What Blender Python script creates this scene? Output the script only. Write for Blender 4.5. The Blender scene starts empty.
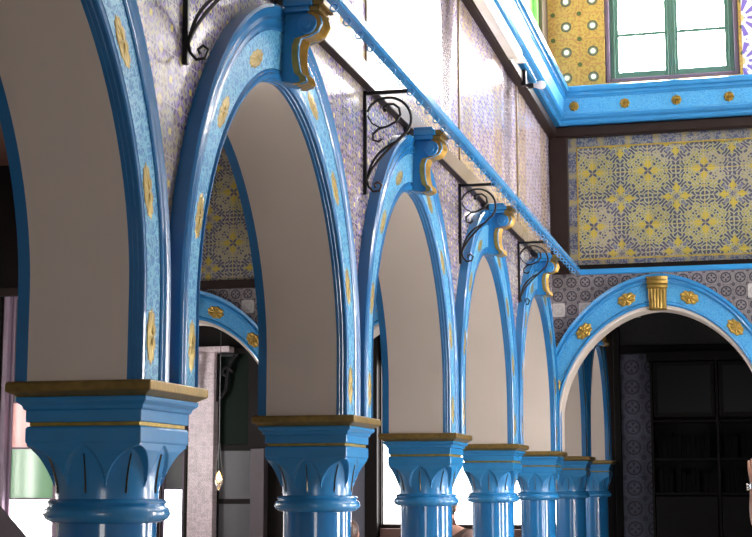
import bpy, bmesh, math, random
from mathutils import Vector, Matrix
random.seed(5)
PI = math.pi
EYE = 1.65                      # eye height; heights below are written relative to it and lifted by EYE
scene = bpy.context.scene
COL = scene.collection

# ------------------------------------------------------------------ camera
F, VX, VY = 1495.0, 770.0, 488.0
th = math.atan((VY-268.5)/F)
psi = math.atan((VX-376)*math.cos(th)/F)
cam = bpy.data.cameras.new('camera'); co = bpy.data.objects.new('camera', cam); COL.objects.link(co)
cam.sensor_fit = 'HORIZONTAL'; cam.sensor_width = 36.0; cam.lens = 36.0*F/752.0
co.location = (0, 0, EYE); co.rotation_euler = (PI/2+th, 0, psi)
cam.clip_start = .05; cam.clip_end = 200
scene.camera = co

# ------------------------------------------------------------------ node helpers
class S:
    def __init__(s, nt, k): s.nt = nt; s.k = k
    def op(s, o, *a):
        n = s.nt.nodes.new('ShaderNodeMath'); n.operation = o
        for i, v in enumerate((s,)+a):
            if isinstance(v, S): s.nt.links.new(v.k, n.inputs[i])
            else: n.inputs[i].default_value = v
        return S(s.nt, n.outputs[0])
    def __add__(s, b): return s.op('ADD', b)
    __radd__ = __add__
    def __sub__(s, b): return s.op('SUBTRACT', b)
    def __rsub__(s, b): return (s*-1)+b
    def __mul__(s, b): return s.op('MULTIPLY', b)
    __rmul__ = __mul__
    def __truediv__(s, b): return s.op('DIVIDE', b)
    def lt(s, b): return s.op('LESS_THAN', b)
    def gt(s, b): return s.op('GREATER_THAN', b)
    def sin(s): return s.op('SINE')
    def cos(s): return s.op('COSINE')
    def abs(s): return s.op('ABSOLUTE')
    def fl(s): return s.op('FLOOR')
    def mx(s, b): return s.op('MAXIMUM', b)
    def mn(s, b): return s.op('MINIMUM', b)
    def sqrt(s): return s.op('SQRT')
    def band(s, a, b): return s.gt(a)*s.lt(b)
def hyp(a, b): return (a*a+b*b).sqrt()

class Mat:
    def __init__(s, name, base=(.5,.5,.5), rough=.5, metal=0., coat=0., spec=.5):
        s.m = bpy.data.materials.new(name); s.m.use_nodes = True; s.nt = s.m.node_tree
        s.b = s.nt.nodes['Principled BSDF']
        s.b.inputs['Base Color'].default_value = (*base, 1); s.b.inputs['Roughness'].default_value = rough
        s.b.inputs['Metallic'].default_value = metal; s.b.inputs['Coat Weight'].default_value = coat
        s.b.inputs['Specular IOR Level'].default_value = spec
    def xyz(s):
        t = s.nt.nodes.new('ShaderNodeTexCoord'); x = s.nt.nodes.new('ShaderNodeSeparateXYZ')
        s.nt.links.new(t.outputs['Object'], x.inputs[0]); s.tc = t.outputs['Object']
        return [S(s.nt, x.outputs[i]) for i in range(3)]
    def vec(s, x, y, z=0.):
        n = s.nt.nodes.new('ShaderNodeCombineXYZ')
        for i, v in enumerate((x, y, z)):
            if isinstance(v, S): s.nt.links.new(v.k, n.inputs[i])
            else: n.inputs[i].default_value = v
        return n.outputs[0]
    def noise(s, vec, scale, detail=2., rough=.5):
        n = s.nt.nodes.new('ShaderNodeTexNoise'); n.inputs['Scale'].default_value = scale
        n.inputs['Detail'].default_value = detail; n.inputs['Roughness'].default_value = rough
        s.nt.links.new(vec, n.inputs['Vector']); return S(s.nt, n.outputs[0])
    def voronoi(s, vec, scale, feature='F1'):
        n = s.nt.nodes.new('ShaderNodeTexVoronoi'); n.feature = feature; n.inputs['Scale'].default_value = scale
        s.nt.links.new(vec, n.inputs['Vector']); return S(s.nt, n.outputs[0])
    def white(s, vec):
        n = s.nt.nodes.new('ShaderNodeTexWhiteNoise'); s.nt.links.new(vec, n.inputs['Vector']); return S(s.nt, n.outputs[0])
    def mix(s, f, a, b):
        n = s.nt.nodes.new('ShaderNodeMix'); n.data_type = 'RGBA'
        for i, v in ((0, f), (6, a), (7, b)):
            if isinstance(v, S): s.nt.links.new(v.k, n.inputs[i])
            elif isinstance(v, tuple): n.inputs[i].default_value = (*v, 1)
            elif isinstance(v, (int, float)): n.inputs[i].default_value = v
            else: s.nt.links.new(v, n.inputs[i])
        return n.outputs[2]
    def scale(s, c, f):
        n = s.nt.nodes.new('ShaderNodeVectorMath'); n.operation = 'SCALE'
        s.nt.links.new(c, n.inputs[0]); s.nt.links.new(f.k, n.inputs['Scale']); return n.outputs[0]
    def color(s, c): s.nt.links.new(c, s.b.inputs['Base Color']); return s
    def bump(s, h, dist=.01, strength=.5):
        n = s.nt.nodes.new('ShaderNodeBump'); n.inputs['Distance'].default_value = dist; n.inputs['Strength'].default_value = strength
        s.nt.links.new(h.k, n.inputs['Height']); s.nt.links.new(n.outputs[0], s.b.inputs['Normal']); return s
    def emit(s, c, e):
        s.b.inputs['Emission Color'].default_value = (*c, 1); s.b.inputs['Emission Strength'].default_value = e; return s

def plain(name, base, rough=.5, metal=0., coat=0., spec=.5, var=.12, vs=6., bumpd=0.):
    m = Mat(name, base, rough, metal, coat, spec); m.xyz()
    n = m.noise(m.tc, vs, 4.)
    a = tuple(c*(1-var) for c in base); b = tuple(min(1, c*(1+var)) for c in base)
    m.color(m.mix(n, a, b))
    if bumpd: m.bump(m.noise(m.tc, vs*4, 3.), bumpd, .4)
    return m.m

def tilecell(m, u, v, s):
    cu, cv = (u/s).fl(), (v/s).fl()
    pu, pv = u/s-cu-.5, v/s-cv-.5
    rnd = m.white(m.vec(cu, cv, 3.7))
    joint = pu.abs().mx(pv.abs()).gt(.487)
    return pu, pv, rnd, joint

def tile_arcade(axis, name):
    """lilac and white majolica of the arcade wall, fine blue violet scrollwork"""
    m = Mat(name, rough=.16, spec=.6); x, y, z = m.xyz()
    u = y if axis == 'y' else x
    s = .217
    pu, pv, rnd, joint = tilecell(m, u, z+.06, s)
    au, av = pu.abs(), pv.abs(); hi, lo = au.mx(av), au.mn(av)
    r = hyp(pu, pv); rc = hyp(au-.5, av-.5)
    arab = ((hi*18.)+(lo*14.).sin()*2.2).sin()*((lo*21.)+(hi*15.).cos()*1.8).cos()
    warm = m.noise(m.vec(u, z, 1.), 1.3, 2.)
    c = m.mix(arab.gt(.12), (.29, .26, .30), (.09, .065, .155))
    c = m.mix(arab.lt(-.55), c, (.28, .24, .11))
    c = m.mix(r.band(.13, .2), c, (.17, .14, .32))
    c = m.mix(r.lt(.07), c, (.60, .50, .16))
    c = m.mix(rc.band(.16, .22), c, (.27, .20, .42))
    c = m.mix(rc.lt(.09), c, (.56, .46, .18))
    c = m.mix(warm.gt(.57)*.25, c, (.55, .5, .32))
    c = m.mix(joint, c, (.40, .36, .36))
    c = m.scale(c, rnd*.3+.85)
    m.color(c); m.bump(m.noise(m.tc, 5., 3.)*.7-joint*.25+rnd*.1, .012, .35)
    return m.m

def tile_upper(name):
    """big panels above the lamp rail: pale lilac ground, ochre upright bands, violet arabesques"""
    m = Mat(name, rough=.14, spec=.45); x, y, z = m.xyz()
    s = .217
    pu, pv, rnd, joint = tilecell(m, y, z, s)
    au, av = pu.abs(), pv.abs(); hi, lo = au.mx(av), au.mn(av)
    arab = ((hi*14.)+(lo*12.).sin()*2.4).sin()*((lo*15.)+(hi*10.).cos()*2.).cos()
    band = ((y*(2*PI/1.45))+.4).sin()
    c = m.mix(arab.gt(.2), (.56, .51, .57), (.20, .14, .34))
    c = m.mix(arab.lt(-.5), c, (.46, .36, .14))
    c = m.mix(band.gt(.62)*.6, c, m.mix(arab.gt(0.), (.50, .36, .11), (.30, .22, .24)))
    c = m.mix(z.lt(2.85+EYE)*.55, c, m.mix(arab.gt(.1), (.50, .38, .13), (.24, .17, .15)))
    c = m.mix(joint*.6, c, (.42, .36, .38))
    c = m.scale(c, rnd*.16+.9)
    m.color(c); m.bump(m.noise(m.tc, 2.2, 1.)*.6-joint*.1+rnd*.04, .012, .16)
    return m.m

def tile_panel(name):
    """far wall panel: grey blue scrolls, yellow crosses and dark stars on a two-tile repeat"""
    m = Mat(name, rough=.3, spec=.5); x, y, z = m.xyz()
    P = .62; s = P/2
    pu, pv, rnd, joint = tilecell(m, x-.035, z-EYE-.14, s)
    nz = m.noise(m.tc, 9., 3.)*.045-.0225; ny = m.noise(m.vec(z, x, 4.), 9., 3.)*.045-.0225
    qu = (x-.19+.155)/P+nz; qv = (z-EYE+.015+.155)/P+ny
    qu = qu-qu.fl()-.5; qv = qv-qv.fl()-.5
    au, av = qu.abs(), qv.abs(); hi, lo = au.mx(av), au.mn(av)
    r = hyp(au, av); rc = hyp(au-.5, av-.5)
    arab = ((hi*40.)+(lo*31.).sin()*2.3).sin()*((lo*44.)+(hi*33.).cos()*2.).cos()
    c = m.mix(arab.gt(.16), (.285, .285, .20), (.04, .045, .085))
    c = m.mix(arab.lt(-.45), c, (.25, .21, .05))
    d1 = (lo*15.+(hi-.16).abs()*10.).lt(1.)
    kc = (.5-hi).abs().mn((.5-lo).abs()); hc = rc
    d2 = (kc*15.+(rc-.13).abs()*10.).lt(1.)
    tint = m.noise(m.vec(x, z, 2.), .9, 2.)
    c = m.mix(tint.gt(.5)*.3, c, m.mix(arab.gt(0.), (.30, .26, .30), (.10, .085, .14)))
    c = m.mix(d1, c, (.36, .275, .025)); c = m.mix(d2, c, (.36, .275, .025))
    dd = (au-av).abs().lt(.03)*r.band(.14, .24)
    c = m.mix(dd, c, (.12, .13, .20))
    c = m.mix((.5-hi).lt(.010)*.7, c, (.36, .27, .05))
    c = m.mix(hi.lt(.03), c, (.05, .06, .14)); c = m.mix(rc.lt(.035), c, (.07, .07, .10))
    c = m.mix(joint*.5, c, (.32, .29, .2))
    c = m.mix(rnd.gt(.95)*.2, c, (.50, .48, .46))
    c = m.scale(c, rnd*.22+.86)
    m.color(c); m.bump(joint*-.4+rnd*.2, .006, .3)
    return m.m

def tile_border(name, axis):
    m = Mat(name, rough=.3); x, y, z = m.xyz()
    u = x if axis == 'x' else z
    pu, pv, rnd, joint = tilecell(m, u, u*0., .31)
    w = (u*30.).sin()*(u*11.).cos()
    n = m.noise(m.tc, 30., 2.)
    b2 = (m.noise(m.tc, 22., 2.)*26.).sin()
    c = m.mix(b2.gt(.2), (.05, .065, .14), (.19, .185, .17)); c = m.mix((w+b2*.5).lt(-.75)*.8, c, (.32, .25, .07))
    m.color(m.scale(c, rnd*.3+.8)); return m.m

def tile_ochre(name):
    m = Mat(name, rough=.3); x, y, z = m.xyz(); s = .305
    pu, pv, rnd, joint = tilecell(m, x-.19, z-EYE-4.69+.154, s)
    r = hyp(pu, pv); rc = hyp(pu.abs()-.5, pv.abs()-.5)
    n = m.noise(m.tc, 34., 2.)
    c = m.mix(n.gt(.52), (.40, .265, .06), (.31, .175, .05))
    c = m.mix((pu.abs()-.5).abs().mn((pv.abs()-.5).abs()).lt(.02)*.6, c, (.36, .15, .07))
    c = m.mix(r.lt(.2), c, (.04, .06, .05)); c = m.mix(r.band(.12, .145), c, (.20, .22, .14)); c = m.mix(r.lt(.1), c, (.8, .8, .72))
    c = m.mix((rc).lt(.09), c, (.05, .08, .02))
    m.color(m.scale(c, rnd*.1+.95)); return m.m

def tile_sunburst(name):
    m = Mat(name, rough=.3); x, y, z = m.xyz(); s = .5
    pu, pv, rnd, joint = tilecell(m, x-.11, z-EYE, s)
    a = pv.op('ARCTAN2', pu); r = hyp(pu, pv)
    ray = (a*10.).cos().gt(.15)*r.band(.17, .44)
    dot = m.voronoi(m.tc, 20.).lt(.25)
    c = m.mix(dot, (.74, .72, .70), (.30, .26, .48)); c = m.mix(ray, c, (.16, .11, .44)); c = m.mix(r.lt(.1), c, (.55, .45, .2))
    m.color(c); return m.m

def tile_circles(name, axis='x', s=.3, base=(.55,.52,.55), ring=(.16,.16,.26), rough=.35, odd=.4):
    """pale tiles, each with a dark ringed flower"""
    m = Mat(name, rough=rough); x, y, z = m.xyz()
    u = x if axis == 'x' else y
    pu, pv, rnd, joint = tilecell(m, u, z, s)
    r = hyp(pu, pv); a = pv.op('ARCTAN2', pu); rc = hyp(pu.abs()-.5, pv.abs()-.5)
    n = m.noise(m.tc, 40., 2.)
    pale = tuple(c*.72 for c in base)
    c = m.mix(n.gt(.52), base, pale)
    c = m.mix(r.band(.29, .38), c, ring); c = m.mix(r.band(.08, .25)*((a*4.).cos().gt(.2)), c, ring)
    c = m.mix(rc.lt(.13), c, tuple(min(1, q*1.3) for q in ring)); c = m.mix(joint, c, tuple(q*.6 for q in base))
    c = m.mix(rnd.gt(.9)*odd, c, (.75, .72, .70))
    m.color(m.scale(c, rnd*.25+.85)); return m.m

def filigree(name, blue, pale, k=1.):
    """pale carved scrollwork over blue"""
    m = Mat(name, rough=.36, spec=.4); x, y, z = m.xyz()
    v1 = m.voronoi(m.tc, 22.*k, 'DISTANCE_TO_EDGE'); v2 = m.noise(m.tc, 22.*k, 2., .5)
    w = (v2*30.).sin()
    h = v1.lt(.06).mx(w.gt(.62))
    m.color(m.mix(h*.85, blue, pale)); m.bump(h.mx(v2), .010, 1.)
    return m.m

def gilt(name, base):
    m = Mat(name, base, rough=.36, metal=.55); m.xyz()
    n = m.noise(m.tc, 22., 3.)
    m.color(m.mix(n, tuple(c*.45 for c in base), tuple(min(1, c*1.35) for c in base)))
    m.bump(m.noise(m.tc, 60., 2.), .004, .5); return m.m

BLUE = (.026, .215, .50)
M = {}
M['blue'] = plain('painted_blue_wood', BLUE, .26, coat=.35, var=.10, vs=9.)
M['blue_dark'] = plain('deep_blue_gloss_paint', (.015, .14, .36), .24, coat=.35, var=.12, vs=9.)
M['blue_shaft'] = plain('gloss_blue_column_paint', (.016, .165, .43), .13, coat=.5, var=.06)
M['blue_light'] = plain('sky_blue_paint', (.05, .30, .66), .3, coat=.3, var=.08)
M['filigree'] = filigree('pale_carved_filigree', (.024, .19, .44), (.15, .42, .60))
M['filigree_blue'] = filigree('soft_blue_filigree', (.04, .28, .64), (.11, .40, .70), 1.4)
M['gold'] = gilt('worn_gilding', (.46, .29, .06))
M['gold_scroll'] = gilt('gilded_scroll', (.46, .28, .06))
M['gold_key'] = gilt('old_gilt_keystone', (.36, .23, .05))
M['gold_dull'] = gilt('dull_bronze_paint', (.26, .17, .05))
M['gold_med'] = gilt('tarnished_gilt_ornament', (.30, .22, .065))
M['vein'] = gilt('dark_bronze_vein', (.07, .055, .025))
M['gold_line'] = gilt('thin_gilt_line', (.42, .30, .06))
M['plaster'] = plain('cream_limewash_plaster', (.60, .53, .48), .8, spec=.2, var=.07, vs=2.2, bumpd=.004)
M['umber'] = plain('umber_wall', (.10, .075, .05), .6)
M['cream'] = plain('off_white_plaster', (.66, .62, .56), .8, spec=.2, var=.06)
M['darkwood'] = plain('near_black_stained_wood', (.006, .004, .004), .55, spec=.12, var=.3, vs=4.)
M['brownwood'] = plain('dark_brown_wood', (.017, .009, .008), .5, spec=.2, var=.3, vs=4.)
M['midwood'] = plain('reddish_brown_bench_wood', (.10, .045, .035), .4, var=.3, vs=5.)
M['violetwood'] = plain('faded_violet_wood', (.34, .25, .34), .45, var=.15)
M['mauvewood'] = plain('dull_mauve_wood', (.055, .042, .05), .5)
M['iron'] = plain('black_wrought_iron', (.006, .006, .007), .35, metal=.3, var=.3)
M['stripwood'] = plain('varnished_beige_batten', (.32, .25, .20), .2, coat=.2, spec=.5, var=.12, vs=3.)
M['jointwood'] = plain('brown_tile_joint', (.20, .14, .07), .4)
M['green'] = plain('green_window_paint', (.06, .14, .11), .4, var=.1)
M['greenbright'] = plain('bright_green_shutter', (.16, .46, .10), .4)
M['greyframe'] = plain('grey_violet_frame', (.10, .07, .12), .4)
M['sp'] = tile_arcade('y', 'lilac_majolica')
M['up'] = tile_upper('ochre_lilac_majolica')
M['panel'] = tile_panel('yellow_grey_majolica')
M['bordx'] = tile_border('blue_border_tiles_lengthwise', 'x'); M['bordz'] = tile_border('blue_border_tiles_upright', 'z')
M['ochre'] = tile_ochre('ochre_rosette_tiles'); M['sun'] = tile_sunburst('blue_sunburst_tiles')
M['circ'] = tile_circles('grey_ring_flower_tiles', s=.155, base=(.20,.18,.19), ring=(.022,.02,.035))
M['slate'] = tile_circles('slate_blue_ring_tiles', s=.3, base=(.075,.08,.13), ring=(.02,.02,.04), rough=.6, odd=0.)
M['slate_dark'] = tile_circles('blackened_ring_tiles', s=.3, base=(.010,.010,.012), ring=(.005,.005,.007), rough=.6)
M['pinktile'] = tile_circles('fine_pink_tiles', s=.07, base=(.66,.56,.60), ring=(.46,.36,.39), odd=0.)
M['stone'] = plain('worn_stone_floor', (.36, .32, .28), .35, var=.15, vs=2.)
M['ceil'] = plain('pale_painted_ceiling', (.62, .60, .55), .8)
M['bulb'] = plain('clear_bulb_glass', (.75, .75, .8), .08, spec=.8); 
M['white'] = plain('white_enamel', (.8, .78, .74), .35)
def pane(name, c, e):
    m = Mat(name, c, .1); m.emit(c, e); return m.m
M['sky'] = pane('daylight_far_window', (1., .97, .93), 24.)
M['sky_back'] = pane('daylight_back_window', (1., .97, .95), 5.)
M['sky_side'] = pane('daylight_side_window', (1., .96, .92), 19.)
M['sky_low'] = pane('daylight_court_door', (1., .96, .92), 19.)
M['sky_aisle'] = pane('daylight_aisle_window', (1., .96, .92), 4.)
M['sky_dim'] = pane('dim_unseen_window', (1., .96, .92), 3.5)  # dim glow, also for the added fill window behind the camera
M['sky_outer'] = pane('daylight_outer_aisle_window', (1., .96, .94), 12.)
M['pane_green'] = pane('mottled_green_pane', (.22, .42, .24), .22)
M['pane_pink'] = pane('faded_red_pane', (.60, .30, .27), .4)
M['pane_grey'] = plain('flat_grey_pane', (.085, .085, .095), .3, spec=.3)
M['tube'] = pane('fluorescent_tube', (1., .97, .9), 1.2)
M['flame'] = pane('oil_flame', (1., .55, .15), 9.)
M['skin'] = plain('skin', (.58, .30, .22), .5, var=.06)
M['hair'] = plain('dark_hair', (.02, .012, .01), .5, var=.3, vs=30.)
M['hairbrown'] = plain('brown_hair', (.07, .03, .022), .45, var=.3, vs=30.)
M['cloth_brown'] = plain('brown_cloth', (.12, .07, .06), .9); M['cloth_navy'] = plain('navy_cloth', (.03, .035, .06), .9)
M['cloth_rose'] = plain('rose_cloth', (.40, .16, .16), .9)
M['steel'] = plain('polished_steel', (.6, .6, .62), .2, metal=1.)
M['white_eye'] = plain('eye_white', (.8, .8, .78), .3); M['lip'] = plain('lip', (.45, .17, .15), .5)
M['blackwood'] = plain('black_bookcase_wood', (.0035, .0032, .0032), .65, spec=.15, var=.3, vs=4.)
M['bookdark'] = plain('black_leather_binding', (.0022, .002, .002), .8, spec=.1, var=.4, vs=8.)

# ------------------------------------------------------------------ mesh helpers
class MB:
    def __init__(s): s.v = []; s.f = []; s.mi = []
    def quad(s, *p, mi=0):
        n = len(s.v); s.v += [tuple(q) for q in p]; s.f.append(tuple(range(n, n+len(p)))); s.mi.append(mi)
    def box(s, x0, x1, y0, y1, z0, z1, mi=0):
        n = len(s.v)
        s.v += [(x0,y0,z0),(x1,y0,z0),(x1,y1,z0),(x0,y1,z0),(x0,y0,z1),(x1,y0,z1),(x1,y1,z1),(x0,y1,z1)]
        for q in ((0,3,2,1),(4,5,6,7),(0,1,5,4),(1,2,6,5),(2,3,7,6),(3,0,4,7)): s.f.append(tuple(n+i for i in q)); s.mi.append(mi)
    def grid(s, rows, closed=False, mi=0, cap0=False, cap1=False):
        n = len(s.v); R = len(rows); Cn = len(rows[0])
        for r in rows: s.v += [tuple(p) for p in r]
        for i in range(R-1):
            for j in range(Cn if closed else Cn-1):
                k = (j+1) % Cn
                s.f.append((n+i*Cn+j, n+i*Cn+k, n+(i+1)*Cn+k, n+(i+1)*Cn+j)); s.mi.append(mi)
        if cap0: s.f.append(tuple(n+j for j in reversed(range(Cn)))); s.mi.append(mi)
        if cap1: s.f.append(tuple(n+(R-1)*Cn+j for j in range(Cn))); s.mi.append(mi)
    def lathe(s, prof, seg=32, c=(0,0), sq=None, mi=0):
        rows = []
        for r, z in prof: rows.append([(c[0]+r*math.cos(2*PI*k/seg), c[1]+r*math.sin(2*PI*k/seg), z) for k in range(seg)])
        s.grid(rows, True, mi, True, True)
    def tube(s, pts, r, seg=8):
        pts = [Vector(p) for p in pts]; rows = []; up = None
        for i, p in enumerate(pts):
            t = (pts[min(i+1, len(pts)-1)]-pts[max(i-1, 0)]).normalized()
            if up is None:
                a = Vector((0,0,1)) if abs(t.z) < .9 else Vector((0,1,0)); up = (a-t*a.dot(t)).normalized()
            else: up = (up-t*up.dot(t)).normalized()
            b = t.cross(up); rr = r[i] if isinstance(r, (list, tuple)) else r
            rows.append([p+(up*math.cos(2*PI*k/seg)+b*math.sin(2*PI*k/seg))*rr for k in range(seg)])
        s.grid(rows, True, 0, True, True)
    def prism(s, poly, ax, a, b, mi=0):
        """poly = list of 2-D points in the plane across axis ax, extruded from a to b"""
        def mk(p, t): return {'x': (t, p[0], p[1]), 'y': (p[0], t, p[1]), 'z': (p[0], p[1], t)}[ax]
        s.grid([[mk(p, a) for p in poly], [mk(p, b) for p in poly]], True, mi, True, True)
    def build(s, name, mats, parent=None, smooth=False, bevel=0., lift=None, weld=True):
        me = bpy.data.meshes.new(name); me.from_pydata(s.v, [], s.f)
        if not isinstance(mats, (list, tuple)): mats = [mats]
        for m in mats: me.materials.append(m)
        me.polygons.foreach_set('material_index', s.mi)
        bm = bmesh.new(); bm.from_mesh(me)
        if weld: bmesh.ops.remove_doubles(bm, verts=bm.verts, dist=1e-5)
        bmesh.ops.recalc_face_normals(bm, faces=bm.faces)
        if parent is None: bmesh.ops.translate(bm, verts=bm.verts, vec=(0, 0, EYE if lift is None else lift))
        bm.to_mesh(me); bm.free()
        o = bpy.data.objects.new(name, me); COL.objects.link(o)
        if parent: o.parent = parent
        if smooth:
            me.polygons.foreach_set('use_smooth', [True]*len(me.polygons)); me.set_sharp_from_angle(angle=math.radians(smooth if smooth is not True else 40))
        if bevel:
            b = o.modifiers.new('bevel', 'BEVEL'); b.width = bevel; b.segments = 2; b.limit_method = 'ANGLE'; b.angle_limit = .6
        return o
def tag(o, label=None, cat=None, group=None, kind=None):
    for k, v in (('label', label), ('category', cat), ('group', group), ('kind', kind)):
        if v: o[k] = v
    return o
def thing(name, label, cat, loc=(0,0,0), rz=0., group=None):
    o = bpy.data.objects.new(name, None); COL.objects.link(o); o.empty_display_size = .1
    o.location = (loc[0], loc[1], loc[2]+EYE); o.rotation_euler = (0, 0, rz)
    return tag(o, label, cat, group)
def struct(o): o['kind'] = 'structure'; return o
def copy_tree(o, parent=None):
    c = o.copy(); COL.objects.link(c)
    if parent: c.parent = parent; c.matrix_parent_inverse = o.matrix_parent_inverse.copy()
    for ch in list(o.children): copy_tree(ch, c)
    return c

# ------------------------------------------------------------------ layout
XW, XB = -2.31, -2.72             # nave face and aisle face of the arcade wall
YC0, DY = 5.434, 2.82             # first column and column spacing
CX = -2.4975                      # column line
YF, YFB = 16.8, 17.15             # far wall front and back
YB = 22.8                         # end wall of the room beyond
ZS, ZC, ZA = .40, .75, 1.975      # arch: abacus level, stilt top, crown
HA, PW = 1.115, 1.85
def curve(a=HA, za=ZA, p=PW, n=44, zs=ZS, zc=ZC):
    pts = [(-a, zs), (-a, (zs+zc)/2)]
    for i in range(n+1):
        t = -PI/2+PI*i/n
        s_, c_ = math.sin(t), math.cos(t)
        pts.append((a*math.copysign(abs(s_)**(2/p), s_), zc+(za-zc)*abs(c_)**(2/p)))
    pts += [(a, (zs+zc)/2), (a, zs)]
    return pts
def offset_curve(f):              # f 0..1 from inner to outer edge of the painted surround
    a, za = HA+.24*f, ZA+.385*f
    p = PW
    return [(max(-1.405, min(1.405, y)), z) for y, z in curve(a, za, p)]

def arcade(name, centers, half, T, face, zt, splits, mats, end=(None, None)):
    """wall pierced by arches; face(u, d, z) -> point (d 0 = front, T = back). splits = heights where the front material changes"""
    mb = MB(); nm = len(splits)
    for c in centers:
        cv = [(c+u, z) for u, z in curve()]
        us = [c-half]+[u for u, z in cv]+[c+half]; zs = [ZS]+[z for u, z in cv]+[ZS]
        for i in range(len(us)-1):
            u0, u1, z0, z1 = us[i], us[i+1], zs[i], zs[i+1]
            if abs(u1-u0) > 1e-6:
                lo0, lo1 = z0, z1
                for k, (zk, mi) in enumerate(splits):
                    for d, mm in ((0., mi), (T, nm+1 if False else mats_back)):
                        p = [face(u0, d, lo0), face(u1, d, lo1), face(u1, d, zk), face(u0, d, zk)]
                        mb.quad(*p, mi=mm)
                    lo0 = lo1 = zk
        for i in range(len(cv)-1):
            (u0, z0), (u1, z1) = cv[i], cv[i+1]
            mb.quad(face(u0, 0, z0), face(u1, 0, z1), face(u1, T, z1), face(u0, T, z0), mi=mats_soffit)
        for ua, ub in ((c-half, c-HA), (c+HA, c+half)):
            mb.quad(face(ua, 0, ZS), face(ub, 0, ZS), face(ub, T, ZS), face(ua, T, ZS), mi=mats_soffit)
        mb.quad(face(c-half, 0, zt), face(c+half, 0, zt), face(c+half, T, zt), face(c-half, T, zt), mi=mats_soffit)
    for u in (centers[0]-half, centers[-1]+half):
        mb.quad(face(u, 0, ZS), face(u, 0, zt), face(u, T, zt), face(u, T, ZS), mi=mats_soffit)
    return struct(mb.build(name, mats, smooth=30))

# ---- arcade wall (left)
mats_soffit, mats_back = 2, 3
acent = [YC0+.03+DY*(i+.5) for i in range(-2, 6)]
arcade('wall_left', acent, DY/2, XW-XB, lambda u, d, z: (XW-d, u, z), 4.05, [(2.47, 0), (4.05, 1)],
       [M['sp'], M['up'], M['plaster'], M['cream']])
# ---- far wall: three tiled bays with arches, dark panelled bay at the left end
fcent = [-6.70, -3.915, -1.13, 1.655]; FH = 1.3925
arcade('wall_far', fcent, FH, YFB-YF, lambda u, d, z: (u, YF+d, z), 4.05, [(2.40, 0), (4.05, 1)],
       [M['circ'], M['panel'], M['plaster'], M['cream']])
mb = MB()
wx0, wx1, wz0, wz1 = -9.22, -8.38, -1.2, 2.46
for a, b, z0, z1 in ((-10.2, wx0, -EYE, 4.05), (wx1, fcent[0]-FH, -EYE, 4.05), (wx0, wx1, wz1, 4.05), (wx0, wx1, -EYE, wz0)):
    mb.box(a, b, YF, YFB, z0, z1)
struct(mb.build('wall_far_panelled', M['darkwood']))

# ---- clerestory walls above the cornice
def wall_with_holes(name, mats, u0, u1, z0, z1, holes, place, thick, zones=None):
    mb = MB(); us = sorted({u0, u1, *[h[0] for h in holes], *[h[1] for h in holes], *([z for z in (zones or {}) ])}); zs = sorted({z0, z1, *[h[2] for h in holes], *[h[3] for h in holes]})
    for i in range(len(us)-1):
        for j in range(len(zs)-1):
            uc, zc = (us[i]+us[i+1])/2, (zs[j]+zs[j+1])/2
            if any(h[0] < uc < h[1] and h[2] < zc < h[3] for h in holes): continue
            mi = 0
            if zones:
                for k in sorted(zones):
                    if uc > k: mi = zones[k]
            p0, p1 = place(us[i], 0, zs[j]), place(us[i+1], thick, zs[j+1])
            mb.box(min(p0[0], p1[0]), max(p0[0], p1[0]), min(p0[1], p1[1]), max(p0[1], p1[1]), p0[2], p1[2], mi)
    return struct(mb.build(name, mats, weld=False))
ZT = 6.5
FW = (-1.66, -.155, 4.60, 6.15)
wall_with_holes('wall_far_clerestory', [M['ochre'], M['sun']], -2.72, 2.99, 4.05, ZT, [FW, (1.0, 2.4, 4.6, 6.15)],
                lambda u, d, z: (u, YF+d, z), .35, {-.12: 1})
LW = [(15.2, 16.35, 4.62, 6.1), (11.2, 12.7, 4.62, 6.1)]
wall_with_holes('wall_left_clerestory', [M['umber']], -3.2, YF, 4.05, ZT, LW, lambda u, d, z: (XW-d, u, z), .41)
RX = 3.0
RW = [(8.4, 10.0, 4.62, 6.1), (11.4, 13.0, 4.62, 6.1), (14.4, 16.0, 4.62, 6.1)]
RD = [(7.9, 9.1, -1.5, 1.7), (10.7, 11.9, -1.5, 1.7), (13.5, 14.7, -1.5, 1.7)]
wall_with_holes('wall_right', [M['cream']], -3.2, YF, -EYE, ZT, RW+RD, lambda u, d, z: (RX+d, u, z), .35)
wall_with_holes('wall_back', [M['cream']], -10.2, 3.35, -EYE, ZT, [(-1.2, .9, -1.5, 1.1)], lambda u, d, z: (u, -3.55+d, z), .35)
AW = [(10., 11.2, -.3, 2.2), (13.6, 14.8, -.3, 2.2), (18.6, 20.4, -.3, 2.2)]
wall_with_holes('wall_left_outer', [M['cream']], -3.2, YB+.35, -EYE, 4.2, AW, lambda u, d, z: (-10.2-d, u, z), .35)
BWIN = (-5.89, -2.78, -.62, 2.0)
BDOOR = (-9.62, -9.12, -EYE, 1.5)
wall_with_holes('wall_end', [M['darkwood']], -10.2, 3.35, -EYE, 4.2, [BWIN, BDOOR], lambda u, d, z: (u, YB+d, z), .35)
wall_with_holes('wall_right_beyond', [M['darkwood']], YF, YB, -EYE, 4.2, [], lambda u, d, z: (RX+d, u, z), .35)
mb = MB(); mb.box(-10.55, 3.35, -3.55, YB+.35, -EYE-.1, -EYE); struct(mb.build('floor', M['stone']))
mb = MB(); mb.box(-2.72, 3.35, -3.55, YFB, ZT, ZT+.15); struct(mb.build('ceiling', M['ceil']))
mb = MB(); mb.box(-10.55, XB, -3.55, YFB, 4.05, 4.2); struct(mb.build('ceiling_aisle', M['midwood']))
mb = MB(); mb.box(-10.55, 3.35, YFB, YB+.35, 4.05, 4.2); struct(mb.build('ceiling_beyond', M['brownwood']))

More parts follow.
